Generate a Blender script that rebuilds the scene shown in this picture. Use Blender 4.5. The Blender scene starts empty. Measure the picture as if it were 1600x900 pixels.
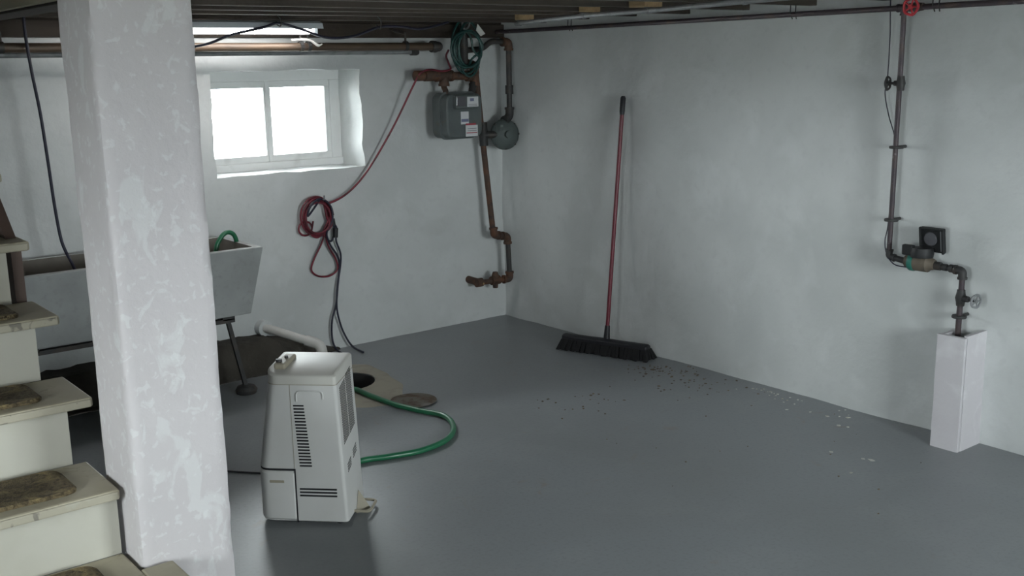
import bpy, bmesh, math, random
from mathutils import Vector, Matrix, noise

random.seed(7)
sc = bpy.context.scene
COL = sc.collection

# ---------------------------------------------------------------- camera
def cam_setup():
    f, pitch, roll, yaw = 1657.66, 0.20778, -0.018139, 0.672405
    F = Vector((math.sin(yaw)*math.cos(pitch), math.cos(yaw)*math.cos(pitch), -math.sin(pitch)))
    r = Vector((math.cos(yaw), -math.sin(yaw), 0)); u = r.cross(F)
    r2 = r*math.cos(roll) + u*math.sin(roll); u2 = -r*math.sin(roll) + u*math.cos(roll)
    cd = bpy.data.cameras.new('camera'); co = bpy.data.objects.new('camera', cd); COL.objects.link(co)
    M = Matrix((r2, u2, -F)).transposed().to_4x4(); M.translation = (-4.690, -5.972, 1.8)
    co.matrix_world = M
    cd.sensor_fit = 'HORIZONTAL'; cd.sensor_width = 36; cd.lens = 36*f/1600; cd.clip_start = .05
    sc.camera = co
cam_setup()

# ---------------------------------------------------------------- sky, lights, exposure
SKY = 46.0
w = bpy.data.worlds.new('overcast_sky'); sc.world = w; w.use_nodes = True
bg = w.node_tree.nodes['Background']; bg.inputs[0].default_value = (.965, .985, 1.0, 1); bg.inputs[1].default_value = SKY
def portal(loc, rot, sx, sy):
    l = bpy.data.lights.new('window_portal', 'AREA'); l.shape = 'RECTANGLE'; l.size = sx; l.size_y = sy
    l.cycles.is_portal = True
    o = bpy.data.objects.new('window_portal', l); COL.objects.link(o); o.location = loc; o.rotation_euler = rot
portal((-1.645, .33, 1.48), (math.radians(-90), 0, 0), 1.0, .62)
portal((-1.9, -7.56, 1.4), (math.radians(90), 0, 0), 1.6, 1.25)
portal((-5.075, -7.56, 1.08), (math.radians(90), 0, 0), .6, 1.4)  # portal for the added rear fill window
portal((-6.9, -4.7, 1.45), (math.radians(90), 0, math.radians(-90)), 1.35, 1.1)  # portal for the added left fill window
TUBE_POWER = 27.0
vs = sc.view_settings
vs.view_transform = 'Standard'; vs.look = 'None'; vs.gamma = 1; vs.use_curve_mapping = False
vs.exposure = -0.2

# ---------------------------------------------------------------- materials
MATS = {}
def pmat(name, base, rough=.6, metal=0.0, layers=(), bump=None, spec=.5, emit=None, coat=0):
    """layers: (scale, colour, lo, hi, amount, detail, distortion)"""
    m = bpy.data.materials.new(name); m.use_nodes = True; nt = m.node_tree; N = nt.nodes; L = nt.links
    b = N['Principled BSDF']; b.inputs['Roughness'].default_value = rough; b.inputs['Metallic'].default_value = metal
    b.inputs['Specular IOR Level'].default_value = spec
    b.inputs['Base Color'].default_value = (*base, 1)
    if coat: b.inputs['Coat Weight'].default_value = coat; b.inputs['Coat Roughness'].default_value = .25
    tc = N.new('ShaderNodeTexCoord'); prev = None
    for i, ly in enumerate(layers):
        scale, colr, lo, hi, amt = ly[:5]; det = ly[5] if len(ly) > 5 else 4; dist = ly[6] if len(ly) > 6 else 0
        n = N.new('ShaderNodeTexNoise'); n.inputs['Scale'].default_value = scale; n.inputs['Detail'].default_value = det
        n.inputs['Distortion'].default_value = dist
        mp = N.new('ShaderNodeMapping'); mp.inputs['Location'].default_value = (i*3.7, i*1.3, i*2.1)
        if len(ly) > 7: mp.inputs['Scale'].default_value = ly[7]
        L.new(tc.outputs['Object'], mp.inputs[0]); L.new(mp.outputs[0], n.inputs['Vector'])
        r = N.new('ShaderNodeMapRange'); r.inputs['From Min'].default_value = lo; r.inputs['From Max'].default_value = hi
        r.inputs['To Max'].default_value = amt; L.new(n.outputs['Fac'], r.inputs['Value'])
        mx = N.new('ShaderNodeMix'); mx.data_type = 'RGBA'
        L.new(r.outputs[0], mx.inputs['Factor'])
        if prev is None: mx.inputs['A'].default_value = (*base, 1)
        else: L.new(prev, mx.inputs['A'])
        mx.inputs['B'].default_value = (*colr, 1); prev = mx.outputs['Result']
    if prev is not None: L.new(prev, b.inputs['Base Color'])
    if bump:
        prevn = None
        for (s, strength, dst) in (bump if isinstance(bump, list) else [bump]):
            n = N.new('ShaderNodeTexNoise'); n.inputs['Scale'].default_value = s; n.inputs['Detail'].default_value = 5
            L.new(tc.outputs['Object'], n.inputs['Vector'])
            bp = N.new('ShaderNodeBump'); bp.inputs['Strength'].default_value = strength; bp.inputs['Distance'].default_value = dst
            L.new(n.outputs['Fac'], bp.inputs['Height'])
            if prevn: L.new(prevn, bp.inputs['Normal'])
            prevn = bp.outputs[0]
        L.new(prevn, b.inputs['Normal'])
    if emit:
        b.inputs['Emission Color'].default_value = (*emit[0], 1); b.inputs['Emission Strength'].default_value = emit[1]
    MATS[name] = m
    return m

pmat('wall_paint', (.615, .635, .63), .75, layers=[
    (1.1, (.48, .505, .50), .45, .72, .7, 5, .4), (4.5, (.67, .69, .69), .52, .72, .6, 5, .3),
    (2.3, (.47, .49, .47), .62, .80, .6, 4, .5), (22, (.55, .565, .565), .55, .75, .5)],
    bump=[(9, .35, .02), (45, .3, .004)])
pmat('wall_rear_paint', (.60, .62, .62), .8, bump=(9, .3, .02))
pmat('floor_paint', (.240, .257, .268), .40, layers=[
    (.9, (.205, .216, .219), .42, .7, .8, 5, .3), (3.5, (.275, .29, .295), .52, .75, .5, 6, .5),
    (7, (.24, .21, .17), .66, .78, .6, 6, 1.0), (60, (.18, .19, .195), .5, .7, .4)],
    bump=[(3, .12, .02), (60, .12, .003)], spec=.45)
pmat('patch_concrete', (.34, .32, .26), .9, layers=[(9, (.24, .22, .18), .5, .7, .7)], bump=(30, .4, .006))
pmat('rust_stain', (.16, .145, .12), .9, layers=[(14, (.09, .06, .035), .42, .6, .9, 6, 1), (9, (.22, .21, .2), .58, .72, .8)], bump=(40, .5, .006))
pmat('column_paint', (.55, .525, .535), .7, layers=[
    (3.2, (.50, .475, .485), .4, .7, .8, 5, .2), (13, (.64, .65, .65), .59, .63, .5, 8, .9, (1, 1, .6)),
    (38, (.66, .67, .67), .58, .64, .45, 6, .6), (2.4, (.45, .40, .35), .70, .82, .6)],
    bump=[(11, .3, .02), (60, .35, .004)])
pmat('box_paint', (.60, .58, .605), .7, layers=[(7, (.70, .69, .71), .52, .66, .8, 6, 1.0), (3, (.52, .48, .52), .5, .7, .6)], bump=(35, .35, .005))
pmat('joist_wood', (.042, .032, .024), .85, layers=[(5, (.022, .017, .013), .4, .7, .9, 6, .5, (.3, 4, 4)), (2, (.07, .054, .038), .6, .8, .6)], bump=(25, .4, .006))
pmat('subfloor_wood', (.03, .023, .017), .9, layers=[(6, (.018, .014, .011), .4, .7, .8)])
pmat('block_wood', (.36, .25, .13), .8, layers=[(12, (.24, .16, .08), .45, .7, .8, 5, .4, (4, 1, 4))], bump=(40, .3, .003))
pmat('tread_paint', (.41, .375, .28), .6, layers=[(5, (.32, .285, .20), .45, .7, .8, 5, .5), (17, (.24, .21, .15), .62, .75, .8, 6, 1)], bump=(40, .25, .004))
pmat('riser_paint', (.47, .46, .40), .6, layers=[(4, (.38, .365, .30), .45, .75, .8, 5, .5), (14, (.30, .28, .22), .66, .78, .6)], bump=(40, .2, .003))
pmat('nosing_wear', (.37, .345, .27), .7, layers=[(26, (.15, .14, .12), .58, .64, .8, 5, 1), (9, (.44, .44, .40), .6, .7, .6)], bump=(50, .4, .004))
pmat('stringer_wood', (.07, .045, .035), .7)
pmat('carpet', (.15, .115, .06), 1, layers=[(45, (.06, .045, .025), .45, .6, .9, 6, 1), (18, (.26, .20, .095), .52, .66, .9, 5, 1)], bump=(160, 1, .008))
pmat('lining_paint', (.50, .47, .36), .8, bump=(15, .2, .01))
pmat('tub_concrete', (.36, .375, .37), .85, layers=[(5, (.29, .30, .295), .4, .7, .8), (30, (.25, .25, .24), .55, .75, .5)], bump=(40, .3, .005))
pmat('tub_inside', (.20, .185, .16), .9, layers=[(6, (.13, .12, .10), .4, .7, .8)], bump=(40, .3, .005))
pmat('dark_iron', (.045, .045, .045), .6, .3, layers=[(12, (.09, .07, .055), .5, .7, .7)], bump=(50, .3, .003))
pmat('black_iron_pipe', (.055, .042, .05), .5, .2, layers=[(10, (.10, .07, .055), .5, .7, .8), (22, (.30, .28, .28), .68, .74, .6)], bump=(50, .2, .003))
pmat('rust_pipe', (.075, .045, .032), .7, .15, layers=[(14, (.14, .06, .03), .45, .65, .8), (25, (.04, .03, .028), .55, .7, .8)], bump=(60, .4, .004))
pmat('brown_pipe', (.11, .075, .05), .45, .3, layers=[(8, (.06, .045, .035), .45, .7, .8, 4, 0, (.4, 3, 3))])
pmat('galvanised', (.26, .27, .28), .6, .35, layers=[(18, (.18, .19, .19), .5, .7, .8)])
pmat('meter_grey', (.10, .118, .118), .55, .1, layers=[(9, (.07, .085, .085), .45, .7, .8), (16, (.12, .095, .05), .62, .75, .6)], bump=(30, .15, .004))
pmat('regulator_grey', (.085, .105, .10), .6, .1, layers=[(9, (.05, .06, .058), .45, .7, .8)], bump=(30, .2, .004))
pmat('label_white', (.62, .63, .64), .6)
pmat('label_blue', (.16, .17, .27), .6)
pmat('label_red', (.35, .04, .06), .6)
pmat('ink', (.06, .06, .08), .7)
pmat('glass_dial', (.10, .10, .11), .15)
pmat('dehumidifier_plastic', (.62, .62, .605), .45, layers=[(3, (.55, .55, .525), .45, .7, .7)], bump=(120, .05, .002))
pmat('dehumidifier_cap', (.60, .59, .55), .5, layers=[(4, (.54, .53, .48), .45, .7, .7)])
pmat('slot_black', (.012, .012, .015), .8)
pmat('beige_plastic', (.33, .30, .23), .6)
pmat('hose_green', (.02, .16, .075), .35, layers=[(6, (.015, .11, .05), .45, .7, .7)], coat=.2)
pmat('hose_teal', (.012, .06, .052), .35, layers=[(9, (.008, .035, .035), .45, .7, .7)], coat=.3)
pmat('black_rubber', (.012, .012, .016), .5)
pmat('navy_cable', (.016, .016, .035), .5)
pmat('black_bristle', (.008, .008, .009), .9)
pmat('broom_red', (.14, .010, .024), .4, layers=[(6, (.085, .008, .016), .5, .7, .6)], coat=.1)
pmat('cord_red', (.16, .014, .028), .5, layers=[(14, (.06, .010, .016), .48, .62, .85)])
pmat('valve_red', (.42, .02, .03), .5)
pmat('pvc_white', (.66, .65, .62), .4, layers=[(8, (.56, .54, .49), .5, .7, .6)])
pmat('bronze', (.15, .125, .095), .65, .2, layers=[(12, (.075, .065, .05), .45, .65, .8)], bump=(60, .3, .003))
pmat('device_green', (.02, .15, .115), .5)
pmat('device_black', (.010, .011, .012), .55)
pmat('window_wood', (.80, .81, .80), .6, layers=[(9, (.62, .62, .60), .58, .72, .5)], bump=(40, .2, .003))
pmat('fixture_white', (.62, .66, .68), .5)
pmat('rubble', (.055, .049, .040), .95, layers=[(5, (.03, .026, .021), .4, .65, .9, 6), (11, (.09, .085, .07), .6, .75, .8)], bump=[(14, .6, .03), (60, .4, .005)])
pmat('pit_dark', (.02, .02, .02), .9)
pmat('paper', (.62, .61, .58), .8)
pmat('ground_outside', (.74, .74, .72), .9, layers=[(4, (.66, .67, .65), .4, .7, .8)])
pmat('tube_glow', (.9, .9, .9), .5, emit=((1, .97, .95), TUBE_POWER))

def glass():
    m = bpy.data.materials.new('window_glass'); m.use_nodes = True; N = m.node_tree.nodes; L = m.node_tree.links
    N.clear(); o = N.new('ShaderNodeOutputMaterial'); t = N.new('ShaderNodeBsdfTransparent'); g = N.new('ShaderNodeBsdfGlossy')
    t.inputs[0].default_value = (.93, .96, .96, 1); g.inputs['Roughness'].default_value = .03
    fr = N.new('ShaderNodeFresnel'); mx = N.new('ShaderNodeMixShader')
    L.new(fr.outputs[0], mx.inputs[0]); L.new(t.outputs[0], mx.inputs[1]); L.new(g.outputs[0], mx.inputs[2]); L.new(mx.outputs[0], o.inputs[0])
    MATS['window_glass'] = m
glass()

# ---------------------------------------------------------------- mesh helpers
def V(*a): return Vector(a)
def smooth_path(pts, n=8, closed=False):
    P = [Vector(p) for p in pts]; out = []
    m = len(P)
    rng = range(m) if closed else range(m-1)
    for i in rng:
        if closed: p0, p1, p2, p3 = P[(i-1) % m], P[i], P[(i+1) % m], P[(i+2) % m]
        else: p0, p1, p2, p3 = P[max(i-1, 0)], P[i], P[i+1], P[min(i+2, m-1)]
        for k in range(n):
            t = k/n
            out.append(.5*((2*p1)+(p2-p0)*t+(2*p0-5*p1+4*p2-p3)*t*t+(3*p1-p0-3*p2+p3)*t**3))
    if not closed: out.append(P[-1])
    return out
def corner_path(pts, rad, n=5):
    """polyline with rounded corners (pipe bends)"""
    P = [Vector(p) for p in pts]; out = [P[0]]
    for i in range(1, len(P)-1):
        a = (P[i-1]-P[i]); b = (P[i+1]-P[i]); d = min(rad, a.length*.45, b.length*.45)
        A = P[i]+a.normalized()*d; B = P[i]+b.normalized()*d
        for k in range(n+1):
            t = k/n; out.append(A*(1-t)**2 + P[i]*2*t*(1-t) + B*t*t)
    out.append(P[-1]); return out

class G:
    def __init__(s): s.v = []; s.f = []; s.fm = []; s.mi = 0
    def add(s, vs, fs, M=None):
        o = len(s.v)
        s.v += [(M @ Vector(v)) if M else Vector(v) for v in vs]
        s.f += [tuple(i+o for i in f) for f in fs]; s.fm += [s.mi]*len(fs)
        return s
    def box(s, c, d, M=None):
        x, y, z = c; a, b, e = d[0]/2, d[1]/2, d[2]/2
        vs = [(x+i*a, y+j*b, z+k*e) for k in (-1, 1) for j in (-1, 1) for i in (-1, 1)]
        return s.add(vs, [(0, 2, 3, 1), (4, 5, 7, 6), (0, 1, 5, 4), (2, 6, 7, 3), (0, 4, 6, 2), (1, 3, 7, 5)], M)
    def mm(s, lo, hi, M=None):
        return s.box([(a+b)/2 for a, b in zip(lo, hi)], [abs(b-a) for a, b in zip(lo, hi)], M)
    def tube(s, pts, r, n=10, closed=False, M=None):
        P = [Vector(p) for p in pts]; m = len(P); rr = r if hasattr(r, '__len__') else [r]*m
        T = []
        for i in range(m):
            if closed: t = P[(i+1) % m]-P[i-1]
            else: t = P[min(i+1, m-1)]-P[max(i-1, 0)]
            T.append(t.normalized() if t.length > 1e-9 else Vector((0, 0, 1)))
        u = T[0].orthogonal().normalized(); vs = []
        for i in range(m):
            if i:
                q = T[i-1].rotation_difference(T[i]); u = q @ u
            u = (u-T[i]*u.dot(T[i])).normalized(); v = T[i].cross(u)
            for k in range(n):
                a = 2*math.pi*k/n; vs.append(P[i]+(u*math.cos(a)+v*math.sin(a))*rr[i])
        fs = []
        for i in range(m if closed else m-1):
            j = (i+1) % m
            for k in range(n): fs.append((i*n+k, i*n+(k+1) % n, j*n+(k+1) % n, j*n+k))
        if not closed: fs += [tuple(range(n-1, -1, -1)), tuple((m-1)*n+k for k in range(n))]
        return s.add(vs, fs, M)
    def lathe(s, prof, n=24, M=None):
        """profile (r,z) revolved about local z; M places it"""
        vs = []; fs = []; m = len(prof)
        for (r, z) in prof:
            for k in range(n):
                a = 2*math.pi*k/n; vs.append((max(r, 1e-4)*math.cos(a), max(r, 1e-4)*math.sin(a), z))
        for i in range(m-1):
            for k in range(n): fs.append((i*n+k, i*n+(k+1) % n, (i+1)*n+(k+1) % n, (i+1)*n+k))
        fs += [tuple(range(n-1, -1, -1)), tuple((m-1)*n+k for k in range(n))]
        return s.add(vs, fs, M)
    def loft(s, rings, M=None, cap=True):
        n = len(rings[0]); vs = [p for r in rings for p in r]; fs = []
        for i in range(len(rings)-1):
            for k in range(n): fs.append((i*n+k, i*n+(k+1) % n, (i+1)*n+(k+1) % n, (i+1)*n+k))
        if cap: fs += [tuple(range(n-1, -1, -1)), tuple((len(rings)-1)*n+k for k in range(n))]
        return s.add(vs, fs, M)
    def build(s, name, mats, parent=None, smooth=False, bevel=0, local=False, seg=2, fix=True, shift=True):
        me = bpy.data.meshes.new(name); o = bpy.data.objects.new(name, me); COL.objects.link(o)
        off = Vector((0, 0, 0))
        if parent is not None and not local: off = world_loc(parent)
        elif parent is None and shift and s.v:
            xs = [p.x for p in s.v]; ys = [p.y for p in s.v]; zs = [p.z for p in s.v]
            off = Vector(((min(xs)+max(xs))/2, (min(ys)+max(ys))/2, min(zs))); o.location = off
        me.from_pydata([tuple(p-off) for p in s.v], [], s.f)
        for m in (mats if isinstance(mats, (list, tuple)) else [mats]): me.materials.append(MATS[m])
        for p, i in zip(me.polygons, s.fm): p.material_index = i
        if fix:
            bm = bmesh.new(); bm.from_mesh(me); bmesh.ops.recalc_face_normals(bm, faces=bm.faces); bm.to_mesh(me); bm.free()
        if smooth:
            me.polygons.foreach_set('use_smooth', [True]*len(me.polygons))
            if smooth != 'all':
                me.set_sharp_from_angle(angle=math.radians(40))
        if parent is not None: o.parent = parent
        if bevel:
            b = o.modifiers.new('bevel', 'BEVEL'); b.width = bevel; b.segments = seg; b.limit_method = 'ANGLE'; b.angle_limit = math.radians(35)
        me.update()
        return o
def world_loc(o):
    v = Vector(o.location)
    while o.parent: o = o.parent; v += Vector(o.location)
    return v
def tag(o, label, cat, group=None):
    o['label'] = label; o['category'] = cat
    if group: o['group'] = group
    return o
def thing(name, label, cat, loc, rz=0, group=None):
    o = bpy.data.objects.new(name, None); COL.objects.link(o); o.location = loc; o.rotation_euler = (0, 0, rz)
    o.empty_display_size = .1
    return tag(o, label, cat, group)
def struct(o, label=None):
    o['kind'] = 'structure'
    if label: o['label'] = label
    return o
def axisM(loc, d):
    """matrix whose local z points along d"""
    return Matrix.Translation(Vector(loc)) @ Vector(d).normalized().to_track_quat('Z', 'Y').to_matrix().to_4x4()
def fbm(p, s): return noise.noise(Vector(p)*s)
def rough(p, seed=0.0):
    q = Vector(p)+Vector((seed, seed*.7, seed*1.3))
    return .014*noise.noise(q*1.7)+.009*noise.noise(q*4.2)+.003*noise.noise(q*12)

# ---------------------------------------------------------------- setting: walls, floor, ceiling
def axis_vals(a, b, step, extra=()):
    n = max(1, round((b-a)/step)); vals = [a+(b-a)*i/n for i in range(n+1)]
    for e in extra:
        j = min(range(len(vals)), key=lambda k: abs(vals[k]-e)); vals[j] = e
    return vals
def wall_grid(name, u0, u1, z0, z1, hole, P, mat, step=.035, seed=0, reveal=None, amp=1.0):
    """P(u, z, d): world point, d = distance into the room.  hole=(ua,ub,za,zb) opening with a reveal of depth `reveal`"""
    us = axis_vals(u0, u1, step, hole[:2] if hole else ()); zs = axis_vals(z0, z1, step, hole[2:] if hole else ())
    g = G(); idx = {}
    def jit(u, z):
        if not hole: return u, z
        ua, ub, za, zb = hole
        m = 0
        if ua-.12 < u < ub+.12 and za-.12 < z < zb+.12: m = 1
        return u+m*(.016*noise.noise(Vector((u*3, z*9, seed+9)))+.006*noise.noise(Vector((u*9, z*30, seed)))), z+m*(.010*noise.noise(Vector((u*7, z*3, seed+4))))
    vs = []
    for i, u in enumerate(us):
        for j, z in enumerate(zs):
            idx[i, j] = len(vs); uu, zz = jit(u, z)
            vs.append(P(uu, zz, amp*rough((u, seed, z), seed)))
    fs = []
    inside = lambda i, j: hole and hole[0]-1e-4 <= us[i] and us[i+1] <= hole[1]+1e-4 and hole[2]-1e-4 <= zs[j] and zs[j+1] <= hole[3]+1e-4
    for i in range(len(us)-1):
        for j in range(len(zs)-1):
            if not inside(i, j): fs.append((idx[i, j], idx[i+1, j], idx[i+1, j+1], idx[i, j+1]))
    if hole and reveal:
        ia, ib = us.index(hole[0]), us.index(hole[1]); ja, jb = zs.index(hole[2]), zs.index(hole[3])
        loop = [(i, ja) for i in range(ia, ib)]+[(ib, j) for j in range(ja, jb)]+[(i, jb) for i in range(ib, ia, -1)]+[(ia, j) for j in range(jb, ja, -1)]
        nd = 8; prev = [idx[q] for q in loop]
        for k in range(1, nd+1):
            cur = []
            for (i, j) in loop:
                t = k/nd; u, z = us[i], zs[j]; uu, zz = jit(u, z)
                wob = .5*rough((u, t, z), seed+3)
                uu = uu*(1-t)+u*t+wob; zz = zz*(1-t)+z*t+wob
                cur.append(len(vs)); vs.append(P(uu, zz, -reveal*t))
            for a in range(len(loop)):
                b = (a+1) % len(loop); fs.append((prev[a], prev[b], cur[b], cur[a]))
            prev = cur
    g.add(vs, fs)
    return struct(g.build(name, mat, smooth=True, shift=False))

WIN = (-2.145, -1.145, 1.175, 1.79)
wall_grid('wall_far', -6.7, .12, -.15, 1.985, WIN, lambda u, z, d: (u, -d, z), 'wall_paint', seed=1.3, reveal=.36)
wall_grid('wall_right', -7.4, .12, -.15, 2.32, None, lambda u, z, d: (-d, u, z), 'wall_paint', seed=5.1)
def rear_panel(name, u0, u1, hole, seed):
    return wall_grid(name, u0, u1, -.15, 2.32, hole, lambda u, z, d: (u, -7.15+d, z), 'wall_rear_paint', step=.1, seed=seed, reveal=.36)
rear_panel('wall_rear', -3.5, .12, (-2.6, -1.2, .85, 1.97), 8.2)
rear_panel('wall_rear_stairs', -6.7, -3.5, (-5.35, -4.8, .45, 1.7), 8.2)
wall_grid('wall_left', -7.4, .12, -.15, 2.32, (-5.35, -4.05, .95, 1.95), lambda u, z, d: (-6.5+d, u, z), 'wall_rear_paint', step=.1, seed=3.2, reveal=.36)

# floor with a sump pit in it
PIT = (-1.80, -.69); PR = .215
def make_floor():
    bm = bmesh.new()
    outer = [bm.verts.new(p) for p in ((-6.7, -7.4, 0), (.15, -7.4, 0), (.15, .15, 0), (-6.7, .15, 0))]
    n = 28; ring = []
    for k in range(n):
        a = 2*math.pi*k/n; r = PR*(1+.10*noise.noise(Vector((math.cos(a)*1.5, math.sin(a)*1.5, 4))))
        ring.append(bm.verts.new((PIT[0]+r*math.cos(a), PIT[1]+r*math.sin(a), 0)))
    es = [bm.edges.new((outer[i], outer[(i+1) % 4])) for i in range(4)]+[bm.edges.new((ring[i], ring[(i+1) % n])) for i in range(n)]
    bmesh.ops.triangle_fill(bm, edges=es, use_beauty=True)
    low = [bm.verts.new((v.co.x*.9+PIT[0]*.1, v.co.y*.9+PIT[1]*.1, -.45)) for v in ring]
    pit = []
    for i in range(n):
        pit.append(bm.faces.new((ring[i], ring[(i+1) % n], low[(i+1) % n], low[i])))
    pit.append(bm.faces.new(low))
    for f in pit: f.material_index = 1
    bmesh.ops.recalc_face_normals(bm, faces=bm.faces)
    for f in bm.faces:
        if f.material_index == 0 and f.normal.z < 0: f.normal_flip()
    me = bpy.data.meshes.new('floor'); bm.to_mesh(me); bm.free()
    me.materials.append(MATS['floor_paint']); me.materials.append(MATS['pit_dark'])
    o = bpy.data.objects.new('floor', me); COL.objects.link(o); return struct(o)
floor = make_floor()

def blob_slab(name, mat, outline, hole, h, parent, seed=0):
    """thin irregular slab on the floor following an outline"""
    pts = smooth_path([(x, y, 0) for x, y in outline], 5, True)
    pts = [p+Vector((.02*noise.noise(p*9+Vector((seed, 0, 0))), .02*noise.noise(p*9+Vector((0, seed, 5))), 0)) for p in pts]
    bm = bmesh.new(); n = len(pts)
    c = sum(pts, Vector())/n
    a = [bm.verts.new((p.x, p.y, .0005)) for p in pts]; b = [bm.verts.new((c.x+(p.x-c.x)*.94, c.y+(p.y-c.y)*.94, h)) for p in pts]
    for i in range(n): bm.faces.new((a[i], a[(i+1) % n], b[(i+1) % n], b[i]))
    es = [bm.edges.get((b[i], b[(i+1) % n])) for i in range(n)]
    if hole:
        m = 28; r = [bm.verts.new((hole[0]+hole[2]*math.cos(2*math.pi*k/m)*(1+.1*noise.noise(Vector((math.cos(2*math.pi*k/m)*1.5, math.sin(2*math.pi*k/m)*1.5, 4)))),
                                   hole[1]+hole[2]*math.sin(2*math.pi*k/m)*(1+.1*noise.noise(Vector((math.cos(2*math.pi*k/m)*1.5, math.sin(2*math.pi*k/m)*1.5, 4)))), h)) for k in range(m)]
        es += [bm.edges.new((r[i], r[(i+1) % m])) for i in range(m)]
    bmesh.ops.triangle_fill(bm, edges=es, use_beauty=True)
    bmesh.ops.recalc_face_normals(bm, faces=bm.faces)
    me = bpy.data.meshes.new(name); bm.to_mesh(me); bm.free(); me.materials.append(MATS[mat])
    o = bpy.data.objects.new(name, me); COL.objects.link(o); o.parent = parent; return o
cp = blob_slab('concrete_patch', 'patch_concrete', [(-1.49, -.42), (-1.46, -.60), (-1.49, -.80), (-1.53, -.97), (-1.62, -1.12), (-1.70, -1.22),
     (-1.84, -1.22), (-1.97, -1.12), (-2.08, -.93), (-2.10, -.65), (-1.98, -.42), (-1.75, -.34)], (PIT[0], PIT[1], PR*1.0), .006, floor, 2)
cp['label'] = 'unpainted beige concrete patch around the sump hole'
dc = G().lathe([(.0, .003), (.118, .003), (.128, .009), (.118, .012), (.10, .010), (0, .010)], 32, Matrix.Translation((-1.655, -1.275, 0)))
do = dc.build('drain_cover', 'rust_stain', floor, smooth=True); do['label'] = 'rust stained round drain cover'

# ceiling: subfloor with stairwell opening, joists
g = G()
for lo, hi in (((-6.7, -7.4, 2.25), (-4.95, .15, 2.29)), ((-3.5, -7.4, 2.25), (.15, .15, 2.29)), ((-4.95, -7.4, 2.25), (-3.5, -4.2, 2.29)), ((-4.95, -.55, 2.25), (-3.5, .15, 2.29))):
    g.mm(lo, hi)
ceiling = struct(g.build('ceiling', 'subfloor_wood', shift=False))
JY = [-.46-.424*i for i in range(16)]
for i, y in enumerate(JY):
    x0 = -3.36 if -4.3 < y < -.5 else -6.5
    gg = G(); n = 14; rings = []
    dz = random.uniform(-.006, .006); dy = random.uniform(-.006, .006)
    for k in range(n+1):
        t = k/n; x = x0+(.06-x0)*t
        zb = 2.062+dz+.006*t+.004*noise.noise(Vector((x*.8, y, 0))); yy = y+dy+.006*noise.noise(Vector((x*.6, y, 3)))
        rings.append([(x, yy-.024, zb), (x, yy+.024, zb+.003*noise.noise(Vector((x, y, 7)))), (x, yy+.024, 2.252), (x, yy-.024, 2.252)])
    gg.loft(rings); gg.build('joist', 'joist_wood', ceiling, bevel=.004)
# trimmer beside the stairwell with its painted lining, sill plate over the far wall
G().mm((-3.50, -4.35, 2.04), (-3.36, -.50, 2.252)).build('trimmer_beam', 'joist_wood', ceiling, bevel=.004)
lin = G().mm((-3.53, -4.2, 2.05), (-3.502, -.55, 3.2)).build('stairwell_lining', 'lining_paint', ceiling); lin['label'] = 'beige painted stairwell lining board'
g = G(); g.mm((-4.98, -4.2, 2.25), (-4.95, -.55, 3.2)); g.mm((-4.98, -4.23, 2.25), (-3.5, -4.2, 3.2)); g.mm((-4.98, -.55, 2.25), (-3.5, -.52, 3.2)); g.mm((-4.98, -4.23, 3.2), (-3.5, -.52, 3.23))
g.build('stairwell_shaft', 'lining_paint', ceiling)
G().mm((-6.7, -.05, 1.98), (.1, .16, 2.07)).build('sill_plate', 'joist_wood', ceiling, bevel=.006)
G().mm((-6.7, -.02, 2.07), (.1, .16, 2.26)).build('rim_joist', 'joist_wood', ceiling)

# footing under the tub
def footing():
    g = G(); xs = [-4.6+.04*i for i in range(81)]; prof = []
    for x in xs:
        t = min(1, max(0, (-1.42-x)/.55)); h = .19*t+.012; d = .22*t+.03
        ring = []
        for a, b in ((.06, -.03), (-1.0, -.03), (-1.05, .25), (-.95, .65), (-.75, .95), (-.4, 1.0), (.06, 1.0)):
            p = Vector((x, a*d, b*h)); nn = .035*noise.noise(Vector((x*5, a*2, b*2)))+.02*noise.noise(Vector((x*14, a*5, b*5)))
            ring.append((x, a*d*(1+nn*3*(a < 0)), b*h*(1+nn*4) if b > 0 else b))
        prof.append(ring)
    g.loft(prof)
    o = g.build('footing_ledge', 'rubble', smooth='all'); struct(o, 'dark dirty stone footing at the base of the far wall')
footing()

# outside ground level, seen through the panes
G().mm((-7, .62, .95), (12, 22, 1.05)).build('ground_beyond_window', 'ground_outside'); struct(bpy.data.objects['ground_beyond_window'])
G().mm((-30, -22, .75), (-7.0, -7.4, .85)).mm((-30, -7.4, .75), (-7.0, 20, .85)).build('ground_beyond_fill_window', 'ground_outside'); struct(bpy.data.objects['ground_beyond_fill_window'])  # ground outside the added left fill window
G().mm((-7, -22, .4), (12, -7.6, .5)).build('ground_beyond_rear_window', 'ground_outside'); struct(bpy.data.objects['ground_beyond_rear_window'])

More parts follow.
